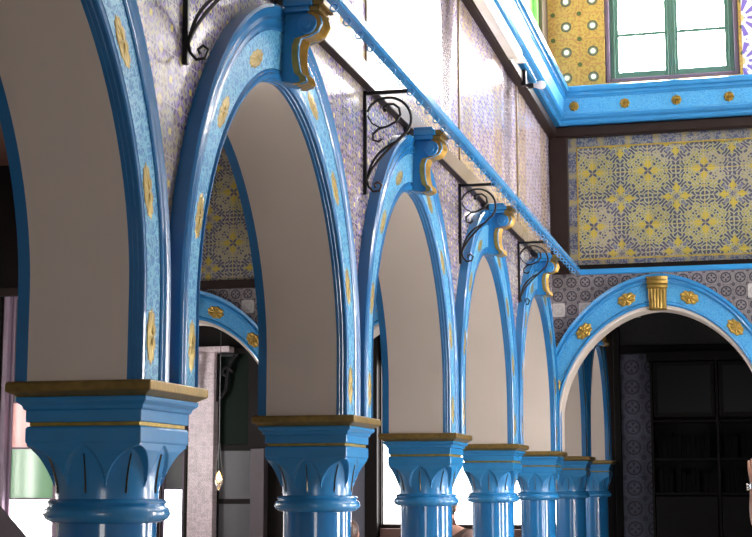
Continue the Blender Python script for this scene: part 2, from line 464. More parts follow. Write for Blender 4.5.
# ------------------------------------------------------------------ windows
def window(n, place, u0, u1, z0, z1, frame, glass, wood=.07, leaves=2, bars=(.5,), depth=.2, bar=.012, jamb=.12, stile=None):
    """a window set in its hole: jambs, sash leaves, glazing bars, one pane mesh per light"""
    fr = MB()
    def bx(mb, a, b, c, d, d0, d1):
        p0, p1 = place(a, d0, c), place(b, d1, d)
        mb.box(min(p0[0], p1[0]), max(p0[0], p1[0]), min(p0[1], p1[1]), max(p0[1], p1[1]), p0[2], p1[2])
    bx(fr, u0, u0+jamb, z0, z1, .04, depth+.1); bx(fr, u1-jamb, u1, z0, z1, .04, depth+.1)
    bx(fr, u0+jamb, u1-jamb, z0, z0+.06, .04, depth+.1); bx(fr, u0+jamb, u1-jamb, z1-.06, z1, .04, depth+.1)
    root = struct(fr.build('window_%d' % n, frame[0], bevel=.012))
    iu0, iu1 = u0+jamb, u1-jamb; W = (iu1-iu0)/leaves
    pz = (0, 0, -EYE)
    def child(mb, name, mat, bevel=0.):
        o = mb.build(name, mat, root, bevel=bevel); o.location = (0, 0, EYE); return o
    for k in range(leaves):
        a, b = iu0+W*k, iu0+W*(k+1)
        s_ = MB(); zz0, zz1 = z0+.06, z1-.06
        wa = wood if (k == 0 or not stile) else stile; wb = wood if (k == leaves-1 or not stile) else stile
        bx(s_, a, a+wa, zz0, zz1, depth-.03, depth+.03); bx(s_, b-wb, b, zz0, zz1, depth-.03, depth+.03)
        if stile: bx(s_, a+wa*.4, a+wa*.6, zz0, zz1, depth-.045, depth-.03); bx(s_, b-wb*.6, b-wb*.4, zz0, zz1, depth-.045, depth-.03)
        bx(s_, a+wa, b-wb, zz0, zz0+wood*.8, depth-.03, depth+.03); bx(s_, a+wa, b-wb, zz1-wood, zz1, depth-.03, depth+.03)
        hs = [zz0]+[zz0+(zz1-zz0)*q for q in bars]+[zz1]
        for q in hs[1:-1]: bx(s_, a+wa, b-wb, q-bar, q+bar, depth-.02, depth+.02)
        child(s_, 'sash', frame[1], .01)
        for i in range(len(hs)-1):
            g = MB(); bx(g, a+wa*.8, b-wb*.8, hs[i], hs[i+1], depth-.005, depth+.005)
            child(g, 'pane', glass[i] if isinstance(glass, list) else glass)
    return root
far = lambda u, d, z: (u, YF+d, z)
lef = lambda u, d, z: (XW-d, u, z)
rig = lambda u, d, z: (RX+d, u, z)
out = lambda u, d, z: (-10.2-d, u, z)
end = lambda u, d, z: (u, YB+d, z)
window(1, far, FW[0], FW[1], FW[2], FW[3], (M['greyframe'], M['green']), M['sky'], wood=.10, bars=(.365, .7), depth=.12, jamb=.055, bar=.02, stile=.075)
window(2, far, 1.0, 2.4, 4.6, 6.15, (M['greyframe'], M['green']), M['sky_dim'], wood=.075, bars=(.36, .7), depth=.16)
n = 3
for h in LW:
    window(n, lef, *h, (M['greenbright'], M['greenbright']), M['sky_aisle'], bars=(.36, .7), depth=.12); n += 1
for h in RW:
    window(n, rig, *h, (M['greyframe'], M['green']), M['sky_side'], bars=(.36, .7), depth=.2); n += 1
for h in RD:
    window(n, rig, *h, (M['brownwood'], M['brownwood']), M['sky_low'], bars=(.35, .7), depth=.2); n += 1
for h in AW:
    window(n, out, *h, (M['brownwood'], M['brownwood']), M['sky_outer'], bars=(.35, .7), depth=.2); n += 1
window(n, end, *BWIN, (M['brownwood'], M['brownwood']), M['sky_back'], wood=.012, leaves=2, bars=(), depth=.12, jamb=.025); n += 1
window(n, far, wx0, wx1, wz0, wz1, (M['violetwood'], M['violetwood']), [M['sky_back'], M['pane_green'], M['pane_pink'], M['pane_grey']], wood=.05, leaves=1, bars=(.285, .46, .62), depth=.15, jamb=.08); n += 1
window(n, end, *BDOOR, (M['brownwood'], M['greyframe']), [M['pane_grey'], M['sky_back'], M['pane_grey'], M['pane_grey']], wood=.05, leaves=1, bars=(.25, .52, .7), depth=.12, jamb=.05); n += 1
window(n, lambda u, d, z: (u, -3.2-d, z), -1.2, .9, -1.5, 1.1, (M['brownwood'], M['brownwood']), M['sky_dim'], depth=.2); n += 1  # unseen window behind the camera, added as soft fill light

# ------------------------------------------------------------------ mouldings of the setting
def run(mb, prof, path, closed=False):
    """profile (proj, z) along a plan path given as (point, outward normal mitre)"""
    rows = [[(p[0]+q*nn[0], p[1]+q*nn[1], z) for q, z in prof] for p, nn in path]
    mb.grid(rows, True, 0, True, True)
cpath = [((XW, -3.2), (1, 0)), ((XW, YF), (1, -1)), ((RX, YF), (0, -1))]
def cornice(name, prof, mat, smooth=25):
    mb = MB(); run(mb, prof, cpath); o = mb.build(name, mat, smooth=smooth); return o
# dark beam under the cornice and at the corner post
tag(struct(cornice('trim_1', [(0, 3.97), (.07, 3.97), (.09, 3.99), (.09, 4.08), (.07, 4.10), (0, 4.10)], M['brownwood'])))
cor = thing('cornice', 'sky blue moulded cornice with gilt rosettes running above the tiled walls under the windows', 'cornice', (0, 0, 0))
def cpart(name, prof, mat, smooth=25):
    mb = MB(); run(mb, prof, cpath); return mb.build(name, mat, cor, smooth=smooth)
cpart('lower_moulding', [(0, 4.10), (.13, 4.10), (.15, 4.12), (.15, 4.15), (.185, 4.17), (.20, 4.20), (.195, 4.215), (0, 4.215)], M['blue'])
cpart('frieze', [(0, 4.215), (.185, 4.215), (.195, 4.39), (0, 4.39)], M['filigree_blue'])
cpart('upper_moulding', [(0, 4.39), (.20, 4.39), (.21, 4.41), (.225, 4.42), (.225, 4.45), (.25, 4.46), (.262, 4.49), (.262, 4.51), (.24, 4.525), (0, 4.525)], M['blue'])
def medallion_mesh(name, w, h, mat, parent, petals=8, out_=.03, pl=1.):
    mb = MB(); rows = []; N = 40
    for t, hh in ((1., 0.), (.96, .5), (.78, .8), (.62, .55), (.45, 1.), (.25, .8), (.08, 1.2)):
        rows.append([(out_*hh*(1+.25*math.cos(petals*2*PI*k/N)), w/2*t*(1+pl*.08*math.cos(petals*2*PI*k/N)*(t > .5))*math.cos(2*PI*k/N),
                      h/2*t*(1+pl*.08*math.cos(petals*2*PI*k/N)*(t > .5))*math.sin(2*PI*k/N)) for k in range(N)])
    mb.grid(rows, True, 0, True, True)
    return mb.build(name, mat, parent, smooth=50)
r0 = medallion_mesh('rosette', .11, .11, M['gold'], cor)
r0.location = (-2.0, YF-.19, 4.30); r0.rotation_euler = (0, 0, -PI/2)
for i in range(1, 9):
    r = r0.copy(); COL.objects.link(r); r.parent = cor; r.location = (-2.0+.573*i, YF-.19, 4.30)
# dark corner post, brown joint strips on the upper tiles, pale batten, far panel frame
mb = MB(); mb.box(XW, -2.10, YF-.09, YF, 2.40, 3.97); struct(mb.build('trim_2', M['brownwood'], bevel=.01))
for i, y in enumerate((5.8, 8.62, 11.50, 14.40)):
    mb = MB(); mb.box(XW-.01, XW+.012, y-.03, y+.03, 2.55, 3.97); struct(mb.build('trim_%d' % (3+i), M['jointwood']))
mb = MB(); mb.box(XW-.01, XW+.045, -3.2, YF-.09, 2.425, 2.55); mb.box(XW-.01, XW+.05, -3.2, YF-.09, 2.412, 2.425, 1)
struct(mb.build('trim_7', [M['stripwood'], M['brownwood']], bevel=.004))
mb = MB(); mb.box(-10.2, XB, YF-.05, YF+.01, 2.37, 2.47); struct(mb.build('trim_8', M['brownwood']))
# tile border strips round the far panel
mb = MB()
mb.box(-2.10, 2.99, YF-.006, YF+.01, 3.86, 3.97); mb.box(-2.00, 2.99, YF-.006, YF+.01, 2.46, 2.56)
mb.box(-2.10, -2.00, YF-.006, YF+.01, 2.46, 3.86, 1)
for a in (3.855, 2.56): mb.box(-2.0, 2.99, YF-.009, YF+.01, a-.008, a+.008, 2)
mb.box(-2.008, -1.992, YF-.009, YF+.01, 2.56, 3.86, 2)
mb.box(-2.10, 2.99, YF-.03, YF+.01, 2.44, 2.495, 3)  # dark strip standing in for the lamp rail's shadow on the wall
struct(mb.build('trim_9', [M['bordx'], M['bordz'], M['gold_line'], M['darkwood']]))

# ------------------------------------------------------------------ lamp rail with its ring hooks
RXX, RZ0 = -1.97, 2.345
rail = thing('lamp_rail', 'thin blue rail carried along the tiled walls on iron brackets with small ring hooks below', 'rail', (0, 0, 0))
mb = MB()
rows = []
for p, nn in (((RXX, -3.2), (1, 0)), ((RXX, YF-.28), (1, -1)), ((RX, YF-.28), (0, -1))):
    rows.append([(p[0]+q*nn[0], p[1]+q*nn[1], z) for q, z in ((-.03, RZ0), (.02, RZ0), (.03, RZ0+.012), (.03, RZ0+.05), (.02, RZ0+.06), (-.03, RZ0+.06))])
mb.grid(rows, True, 0, True, True); mb.build('rail_bar', M['blue'], rail, smooth=25)
mb = MB(); mb.tube([(.019*math.cos(2*PI*k/14), .004*math.sin(PI*k/7), -.030+.019*math.sin(2*PI*k/14)) for k in range(15)], .004, 6)
h0 = mb.build('ring_hook', M['blue_light'], rail, smooth=True); h0.location = (RXX, 6.05, RZ0)
for i in range(1, 44):
    h = h0.copy(); COL.objects.link(h); h.parent = rail; h.location = (RXX, 6.05+.2318*i, RZ0)

# ------------------------------------------------------------------ wrought iron brackets
def spiral(cx, cz, r0, r1, a0, a1, n=18):
    return [(cx+(r0+(r1-r0)*i/n)*math.cos(a0+(a1-a0)*i/n), 0, cz+(r0+(r1-r0)*i/n)*math.sin(a0+(a1-a0)*i/n)) for i in range(n+1)]
def bez(pts, n=16):
    o = []
    P = [Vector(p) for p in pts]
    for i in range(n+1):
        t = i/n; Q = P[:]
        while len(Q) > 1: Q = [Q[k].lerp(Q[k+1], t) for k in range(len(Q)-1)]
        o.append(tuple(Q[0]))
    return o
def px(x, y): return ((x-364)*.0068+.012, 0, (92-y)*.0061)     # bracket plan measured along arm and post
bk = thing('iron_bracket', 'black wrought iron scroll bracket at the top left beside the nearest arch crown', 'bracket', (XW, 5.66, 2.385), 0, 'scroll brackets under the lamp rail')
mb = MB(); mb.box(0, .022, -.012, .012, -.635, .01); mb.build('wall_bar', M['iron'], bk, bevel=.003)
mb = MB(); mb.box(0, .345, -.012, .012, -.018, .004); mb.build('arm', M['iron'], bk, bevel=.003)
mb = MB(); mb.tube(bez([px(366,112), px(372,90), px(410,90), px(414,128), px(398,138)], 20)+bez([px(398,138), px(385,152), px(372,162), px(366,180)], 10)[1:], .0085, 8)
mb.build('main_curve', M['iron'], bk, smooth=True)
mb = MB(); mb.tube(bez([px(392,144), px(376,152), px(368,160), px(365,186)], 12), .008, 8); mb.build('lower_stay', M['iron'], bk, smooth=True)
mb = MB(); mb.tube([px(382,111), px(381,108), px(384,105.5), px(390,105.5), px(395,110), px(396,117), px(392,124), px(384,128), px(376,130), px(371,135), px(371,141), px(376,143), px(379,140)], .008, 8)
mb.lathe([(.001,-.014),(.013,-.006),(.013,.006),(.001,.014)], 10); 
for i in range(len(mb.v)-40, len(mb.v)): v = mb.v[i]; q = px(382, 111); mb.v[i] = (v[0]+q[0], v[1], v[2]+q[2])
mb.build('scroll', M['iron'], bk, smooth=True)
mb = MB(); mb.tube([px(366,116), px(370,124), px(377,128.5), px(384,128)], .005, 6); mb.build('inner_stay', M['iron'], bk, smooth=True)
mb = MB(); mb.tube([px(365.5,181), px(367,188), px(371,193), px(377,192.5), px(379,187), px(375.5,183.5), px(372,186), px(373.5,189)], .0075, 8); mb.build('tail_curl', M['iron'], bk, smooth=True)
for i, (y, lab) in enumerate(((8.56, 'black wrought iron scroll bracket between the two nearest console crowned arches'),
                              (11.46, 'black wrought iron scroll bracket third along the rail from the camera'),
                              (14.36, 'small black scroll bracket nearest the far tiled wall'))):
    b = copy_tree(bk); b.location = (XW, y, 2.385+EYE); b['label'] = lab

# ------------------------------------------------------------------ painted arch surrounds
def band(mb, prof, side=1., lim=1.405):
    """prof = [(f across 0..1, x out)] swept along the arch"""
    curves = {f: offset_curve(f) for f, x in prof}
    n = len(curves[prof[0][0]])
    rows = [[(x*side, max(-lim, min(lim, curves[f][i][0])), curves[f][i][1]) for f, x in prof] for i in range(n)]
    mb.grid(rows, True, 0, True, True)
arch = thing('arch_surround', 'x', 'arch', (XW, acent[1], 0), 0, 'blue arches of the side arcade')
mb = MB(); band(mb, [(0, 0), (0, .016), (.012, .018), (.012, .034), (.03, .037), (.03, .052), (.05, .058), (.10, .060), (.12, .052), (.15, .058), (.17, .05), (.17, 0)]); mb.build('inner_moulding', M['blue_dark'], arch, smooth=30)
mb = MB(); band(mb, [(.17, 0), (.17, .055), (.66, .060), (.66, 0)]); mb.build('frieze', M['filigree'], arch, smooth=30)
mb = MB(); band(mb, [(.66, 0), (.66, .064), (.69, .069), (.73, .066), (.75, .066), (.80, .073), (.85, .067), (.88, .070), (.96, .075), (1., .066), (1., 0)]); mb.build('outer_moulding', M['blue_dark'], arch, smooth=30)
XR = XB-XW
rear = thing('arch_moulding', 'x', 'moulding', (XB, acent[1], 0), 0, 'plain edgings on the aisle side of the arcade')
mb = MB()
band(mb, [(0, 0), (0, .05), (.15, .06), (.17, .05), (.17, 0)], -1.); mb.build('inner_moulding', M['blue_dark'], rear, smooth=30)
mb = MB()
band(mb, [(.17, 0), (.17, .048), (.7, .07), (1., .09), (1., 0)], -1.); mb.build('outer_moulding', M['blue_dark'], rear, smooth=30)
mc = offset_curve(.37)
def med_at(z, sgn):
    best = min(range(len(mc)), key=lambda i: abs(mc[i][1]-z)+(0 if mc[i][0]*sgn > 0 else 9))
    i = max(1, min(len(mc)-2, best))
    # interpolate
    for k in range(len(mc)-1):
        (u0, z0), (u1, z1) = mc[k], mc[k+1]
        if u0*sgn >= 0 and u1*sgn >= 0 and min(z0, z1) <= z <= max(z0, z1) and z1 != z0:
            t = (z-z0)/(z1-z0); return u0+(u1-u0)*t, z, math.atan2(z1-z0, u1-u0)
    return mc[i][0], mc[i][1], math.atan2(mc[i+1][1]-mc[i-1][1], mc[i+1][0]-mc[i-1][0])
m0 = None
for sg in (-1, 1):
    for z in (.57, 1.12, 1.63, 1.99):
        u, zz, a = med_at(z, sg)
        if m0 is None:
            o = m0 = medallion_mesh('medallion', .215, .082, M['gold_med'], arch, 10, .006, .7)
        else:
            o = m0.copy(); COL.objects.link(o); o.parent = arch
        o.location = (.055, u, zz); o.rotation_euler = (a, 0, 0)
# crown console: blue scroll cheeks, gilt front, blue cap
prof = [(.03, 1.985), (.15, 1.965), (.185, 1.975), (.18, 2.0), (.155, 2.02), (.145, 2.06), (.14, 2.11), (.142, 2.16), (.155, 2.195), (.20, 2.205), (.24, 2.225), (.262, 2.265), (.25, 2.305), (.22, 2.325), (.03, 2.325)]
con = MB(); con.prism([(x, z) for x, z in prof], 'y', -.065, .065)
con = con.build('console', M['blue'], arch, bevel=.006)
mb = MB()
fr = [(x+.012, z) for x, z in prof[1:-1]]
rows = []
for i, (x, z) in enumerate(fr):
    rows.append([(x+.010*math.cos(k*PI)*(1 if 0 < k < 8 else 0)-.004*abs(k-4), -.074+.148*k/8, z) for k in range(9)])
back = [[(p[0]-.03, p[1], p[2]) for p in r] for r in rows]
mb.grid(rows); mb.grid(back); mb.grid([[r[0] for r in rows], [r[0] for r in back]]); mb.grid([[r[-1] for r in rows], [r[-1] for r in back]])
mb.grid([rows[0], back[0]]); mb.grid([rows[-1], back[-1]])
g = mb.build('scroll_front', M['gold_scroll'], con, smooth=35)
mb = MB(); mb.prism([(.185+.052*math.cos(2*PI*k/24), 2.262+.052*math.sin(2*PI*k/24)) for k in range(24)], 'y', -.088, .088)
mb.build('volute', M['blue'], con, smooth=35, bevel=.006)
mb = MB(); mb.prism([(.185+.026*math.cos(2*PI*k/16), 2.262+.026*math.sin(2*PI*k/16)) for k in range(16)], 'y', -.098, .098)
mb.build('volute_eye', M['blue'], con, smooth=35, bevel=.004)
mb = MB(); mb.box(.07, .20, -.10, .10, 2.325, 2.35); mb.box(.07, .22, -.115, .115, 2.35, 2.385); mb.box(.07, .20, -.10, .10, 2.385, 2.41)
mb.build('cap_slab', M['blue'], con, bevel=.006)
mb = MB(); mb.box(.20, .255, -.09, .09, 2.325, 2.352); mb.box(.22, .275, -.10, .10, 2.353, 2.386)
mb.build('cap_front', M['gold_dull'], con, bevel=.006)
alab = ['nearest blue arch, cut by the left edge of the photo, with broad cream soffit',
        'large blue arch with a gilt scroll console rising to the top edge left of centre',
        'middle blue arch springing from the second and third columns with gilt console at its crown',
        'narrow looking blue arch between the third and fourth columns, gilt console half hidden by distance',
        'farthest blue arch of the nave side arcade, touching the corner of the far wall',
        'shadowed blue arch just beyond the far wall opening, behind the fifth column',
        'last shadowed blue arch deep in the dark room beyond the far wall']
arch['label'] = alab[0]; arch.location.y = acent[1]
arches = {1: arch}
for i in range(2, 8):
    a = copy_tree(arch); a.location.y = acent[i]; a['label'] = alab[i-1]
    arches[i] = a
rlab = ['plain blue edging on the far side of the nearest arch soffit, left edge of the photo',
        'plain blue edging left of the cream soffit of the large second arch',
        'plain blue edging left of the cream soffit of the middle arch',
        'thin blue aisle edging of the arch before the fourth column', 'thin blue aisle edging of the arch before the fifth column']
rear['label'] = rlab[0]
for i in range(2, 6):
    a = copy_tree(rear); a.location.y = acent[i]; a['label'] = rlab[i-1]
# surrounds on the far wall
farch = thing('arch_surround', 'x', 'arch', (fcent[2], YF, 0), -PI/2, 'blue arches of the far wall')
def fpart(name, pr, mat):
    mb = MB(); band(mb, pr, 1., 1.38); return mb.build(name, mat, farch, smooth=30)
fpart('inner_moulding', [(0, 0), (0, .02), (.04, .028), (.10, .024), (.10, 0)], M['plaster'])
fpart('inner_bead', [(.10, 0), (.10, .05), (.14, .065), (.20, .055), (.22, .04), (.22, 0)], M['blue'])
fpart('frieze', [(.22, 0), (.22, .042), (.74, .042), (.74, 0)], M['filigree_blue'])
fpart('outer_moulding', [(.74, 0), (.74, .055), (.80, .075), (.88, .065), (.90, .085), (1., .09), (1., 0)], M['blue'])
m1 = None; mc = offset_curve(.48)
for sg in (-1, 1):
    for z in (1.12, 1.74, 2.085):
        u, zz, a = med_at(z, sg)
        if m1 is None: o = m1 = medallion_mesh('medallion', .21, .14, M['gold'], farch, 8, .022)
        else:
            o = m1.copy(); COL.objects.link(o); o.parent = farch
        o.location = (.042, u, zz); o.rotation_euler = (a, 0, 0)
key = MB()
rows = []
for z, hw, out_ in ((1.955, .12, .05), (1.97, .135, .10), (2.0, .13, .115), (2.19, .14, .13), (2.20, .155, .145), (2.225, .155, .145), (2.235, .145, .13), (2.25, .16, .15), (2.28, .165, .155), (2.29, .15, .13), (2.325, .17, .14)):
    hw *= .72; r = [(0, -hw, z)]
    for k in range(25):
        t = -1+2*k/24; fl = .012*abs(math.sin(3*PI*(t+1)))*(1 if 1.99 < z < 2.195 else 0)
        r.append((out_*(1-.25*t*t)-fl, hw*t, z))
    r.append((0, hw, z)); rows.append(r)
key.grid(rows, True, 0, True, True); key.build('keystone', M['gold_key'], farch, smooth=40)
flab = {2: 'broad blue arch with gilt rosettes and fluted gilt keystone framing the dark room at right',
        0: 'bright blue arch on the far aisle wall, seen through the large second arch',
        1: 'blue far aisle arch, a sliver left of the third column',
        3: 'blue arch of the far wall beside the right edge, mostly outside the photo'}
farch['label'] = flab[2]
for i in (0, 1):
    a = copy_tree(farch); a.location.x = fcent[i]; a['label'] = flab[i]

# ------------------------------------------------------------------ columns
AH = .298
col = thing('column', 'x', 'column', (CX, YC0, -EYE), 0, 'blue columns of the arcade')
zb = EYE                            # local zero is the floor
def sqprof(name, prof, mat, bev=.004):
    mb = MB(); rows = [[(sx*r, sy*r, z+zb) for sx, sy in ((-1,-1),(1,-1),(1,1),(-1,1))] for r, z in prof]
    mb.grid(rows, True, 0, True, True); return mb.build(name, mat, col, bevel=bev)
sqprof('abacus', [(.262, .342), (.275, .35), (.298, .362), (.298, .394), (.29, .40), (.26, .40)], M['gold_dull'])
sqprof('upper_block', [(.235, .262), (.235, .292), (.246, .296), (.250, .31), (.268, .325), (.268, .342), (.24, .342)], M['blue'])
sqprof('upper_block_face', [(.22, .246), (.238, .248), (.238, .292), (.22, .294)], M['blue'])
sqprof('gilt_line', [(.20, .232), (.226, .233), (.226, .247), (.20, .248)], M['gold_line'], .002)
sqprof('lower_block', [(.20, .165), (.232, .165), (.238, .172), (.238, .222), (.232, .232), (.20, .233)], M['blue'])
def bell_r(phi, t):
    core = .198+.03*t**2.5
    q = 1/max(abs(math.cos(phi)), abs(math.sin(phi)))
    sq = .234*min(q, 1.40)
    g = (phi/(PI/4)) % 1.0
    s_ = 2*abs(g-round(g))          # 0 on the motif axis, 1 between motifs
    ta = .24+.71*max(0, 1-s_**1.5)**.62*(1-.05*(round(phi/(PI/4)) % 2))
    o_ = lambda t: max(0, min(1, (t-.18)/.68))**.9
    q_ = max(0, min(1, (t-ta+.03)/.05)); q_ = q_*q_*(3-2*q_)
    return core+(sq-core)*(o_(t)*q_+(1-q_)*.34*o_(ta)*min(1, max(0, t/ta))**2.2)
mb = MB(); rows = []; NP = 288; NT = 84
Z0, Z1 = -.045, .172
for j in range(NT+1):
    t = j/NT
    rows.append([(bell_r(2*PI*k/NP, t)*math.cos(2*PI*k/NP), bell_r(2*PI*k/NP, t)*math.sin(2*PI*k/NP), zb+Z0+(Z1-Z0)*t) for k in range(NP)])
mb.grid(rows, True, 0, True, True)
mb.build('leaf_bell', M['blue'], col, smooth=50)
mb = MB()
for k in range(8):
    a = k*PI/4; da = .04
    rows = []
    for t in (.12, .3, .5, .68, .8):
        w = da*(1.-.6*t)
        rows.append([((bell_r(a, t)+dd)*math.cos(a+s_*w), (bell_r(a, t)+dd)*math.sin(a+s_*w), zb+Z0+(Z1-Z0)*t) for s_, dd in ((-1, -.004), (0, .006), (1, -.004))])
    mb.grid(rows, True, 0, True, True)
mb.build('leaf_vein', M['vein'], col)
mb = MB()
mb.lathe([(.185, zb-.135), (.215, zb-.13), (.236, zb-.118), (.246, zb-.10), (.24, zb-.08), (.222, zb-.066), (.232, zb-.055), (.222, zb-.045), (.19, zb-.04)], 48); mb.build('astragal', M['blue'], col, smooth=50)
mb = MB(); mb.lathe([(.193, .30), (.193, zb-.125)], 48); mb.build('shaft', M['blue_shaft'], col, smooth=40)
mb = MB(); mb.lathe([(.27, .12), (.285, .14), (.285, .17), (.26, .19), (.235, .20), (.235, .23), (.25, .245), (.25, .265), (.21, .29), (.193, .31), (.1, .31)], 48); mb.build('base_ring', M['blue'], col, smooth=50)
mb = MB(); mb.box(-.298, .298, -.298, .298, 0, .125); mb.build('plinth', M['blue_dark'], col, bevel=.01)
clab = ['nearest blue column with the biggest leaf capital at the lower left',
        'blue column with square gilt edged capital, second along the arcade',
        'blue column third along the arcade, bright daylight on both sides of its shaft',
        'blue column fourth along the arcade, close behind the third capital',
        'blue column at the corner where the arcade meets the far wall',
        'blue column in the room beyond, first one inside the far arch',
        'last blue column, against the black post inside the far arch']
col['label'] = clab[0]
for i in range(1, 7):
    c = copy_tree(col); c.location.y = YC0+DY*i; c['label'] = clab[i]
c = copy_tree(col); c.location.y = YC0-DY; c['label'] = 'blue column nearer than the leftmost arch, outside the photo'
for j, x in enumerate((fcent[0]-FH, fcent[0]+FH, .30)):
    c = copy_tree(col); c.location = (x, (YF+YFB)/2, 0)
    c['label'] = ('blue column carrying the left foot of the bright aisle arch', 'blue column between the two far aisle arches',
                  'blue column under the right foot of the arch framing the dark room, outside the photo')[j]

# ------------------------------------------------------------------ cornice lights
fl = thing('fluorescent_lamp', 'long white fluorescent batten fixed under the blue cornice at the top', 'lamp', (-2.13, 11.75, 3.97), 0)
mb = MB(); mb.box(-.092, .035, -1.7, 1.7, .0, .08); mb.build('batten', M['white'], fl, bevel=.008)
mb = MB(); mb.tube([(.035, -1.64, -.022), (.035, 1.64, -.022)], .019, 14); mb.build('tube', M['tube'], fl, smooth=True)
mb = MB(); mb.box(-.03, .06, 1.62, 1.70, -.045, .0); mb.build('end_holder', M['white'], fl, bevel=.006)
mb = MB(); mb.box(-.03, .06, -1.70, -1.62, -.045, .0); mb.build('end_holder', M['white'], fl, bevel=.006)
bl = thing('wall_bulb', 'clear light bulb on a short dark bracket below the cornice', 'lamp', (-2.22, 14.3, 3.94), 0)
mb = MB(); mb.box(-.02, .03, -.03, .03, .0, .16); mb.tube([(.0, 0, .02), (.06, 0, .0)], .016, 10); mb.build('bracket_arm', M['iron'], bl)
mb = MB(); mb.tube([(.05, 0, 0), (.105, 0, 0)], .028, 14); mb.build('lamp_holder', M['iron'], bl, smooth=True)
mb = MB(); mb.tube([(.10, 0, 0), (.125, 0, 0), (.155, 0, 0), (.185, 0, 0), (.21, 0, 0), (.225, 0, 0)], [.018, .024, .04, .044, .034, .008], 16); mb.build('bulb', M['bulb'], bl, smooth=True)

# ------------------------------------------------------------------ room beyond the far wall
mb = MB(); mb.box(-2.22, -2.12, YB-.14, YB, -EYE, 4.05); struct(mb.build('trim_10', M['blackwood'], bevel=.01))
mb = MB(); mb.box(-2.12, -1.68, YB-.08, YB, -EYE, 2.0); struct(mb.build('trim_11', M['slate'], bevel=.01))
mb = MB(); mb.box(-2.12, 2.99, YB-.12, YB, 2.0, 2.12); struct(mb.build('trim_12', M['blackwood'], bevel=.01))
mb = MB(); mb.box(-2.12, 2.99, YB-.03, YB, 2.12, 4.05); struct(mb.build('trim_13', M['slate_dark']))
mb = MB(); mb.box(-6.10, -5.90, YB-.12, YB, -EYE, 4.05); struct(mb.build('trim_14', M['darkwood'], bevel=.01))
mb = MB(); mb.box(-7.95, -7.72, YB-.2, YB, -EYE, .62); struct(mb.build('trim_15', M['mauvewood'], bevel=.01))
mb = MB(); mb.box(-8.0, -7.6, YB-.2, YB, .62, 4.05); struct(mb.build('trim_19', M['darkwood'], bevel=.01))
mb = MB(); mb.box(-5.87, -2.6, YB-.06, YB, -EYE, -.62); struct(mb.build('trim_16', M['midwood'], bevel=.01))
mb = MB(); mb.box(-8.99, -8.56, YB-.25, YB, -EYE, 2.25); mb.box(-9.03, -8.30, YB-.30, YB, 2.16, 2.25); struct(mb.build('trim_17', M['pinktile'], bevel=.01))
mb = MB(); mb.box(-6.9, -6.07, YB-.05, YB, -EYE, 1.3); struct(mb.build('trim_18', plain('slate_dado', (.10, .10, .14), .4), bevel=.01))
# glazed dark door left of the aisle: two panes, the glass reflection put into their grey colour
dr = thing('door', 'dark framed door with two grey panes behind the hanging oil lamp', 'door', (-8.24, YB-.03, -EYE), 0)
mb = MB(); D = [(-.36, -.29), (.29, .36)]
for a, b in D: mb.box(a, b, -.03, .03, 0, 3.9)
for a, b in ((0, .82), (1.40, 1.48), (2.24, 2.34), (3.8, 3.9)): mb.box(-.29, .29, -.03, .03, a, b)
mb.build('door_frame', M['darkwood'], dr, bevel=.008)
for a, b in ((.82, 1.40), (1.48, 2.24)):
    mb = MB(); mb.box(-.29, .29, -.008, .008, a, b); mb.build('pane', M['pane_grey'], dr)
mb = MB(); mb.box(-.29, .29, -.012, .012, 2.34, 3.8); mb.build('upper_panel', plain('bottle_green_panel', (.003, .009, .006), .6, spec=.1), dr)
# bookcase with dark bindings
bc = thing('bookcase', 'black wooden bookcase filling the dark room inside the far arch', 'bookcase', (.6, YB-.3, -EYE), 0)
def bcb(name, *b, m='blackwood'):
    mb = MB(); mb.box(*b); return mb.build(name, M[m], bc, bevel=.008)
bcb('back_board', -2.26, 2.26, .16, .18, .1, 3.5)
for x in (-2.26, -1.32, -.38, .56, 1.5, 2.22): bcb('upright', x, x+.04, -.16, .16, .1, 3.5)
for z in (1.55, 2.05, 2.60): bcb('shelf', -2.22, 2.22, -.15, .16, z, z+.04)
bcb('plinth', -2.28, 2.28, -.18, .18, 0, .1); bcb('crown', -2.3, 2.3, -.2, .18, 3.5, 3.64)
for x in (-2.22, -1.28, -.34):
    d = bcb('cupboard_door', x+.01, x+.89, -.17, -.145, .12, 1.53)
    k = MB(); k.lathe([(.001, 0), (.018, .01), (.018, .025), (.001, .03)], 12); k = k.build('knob', M['gold_dull'], d); k.location = (x+.82, -.17, .85); k.rotation_euler = (PI/2, 0, 0)
for x in (-2.22, -1.28, -.34):
    mb = MB(); mb.box(x+.01, x+.07, -.17, -.15, 2.68, 3.48); mb.box(x+.83, x+.89, -.17, -.15, 2.68, 3.48); mb.box(x+.07, x+.83, -.17, -.15, 2.68, 2.74); mb.box(x+.07, x+.83, -.17, -.15, 3.42, 3.48)
    o = mb.build('upper_door', M['blackwood'], bc, bevel=.006)
    g = MB(); g.box(x+.06, x+.84, -.164, -.156, 2.73, 3.43); g.build('pane', plain('black_glass', (.003, .003, .004), .3, spec=.2), o)
bm0 = None
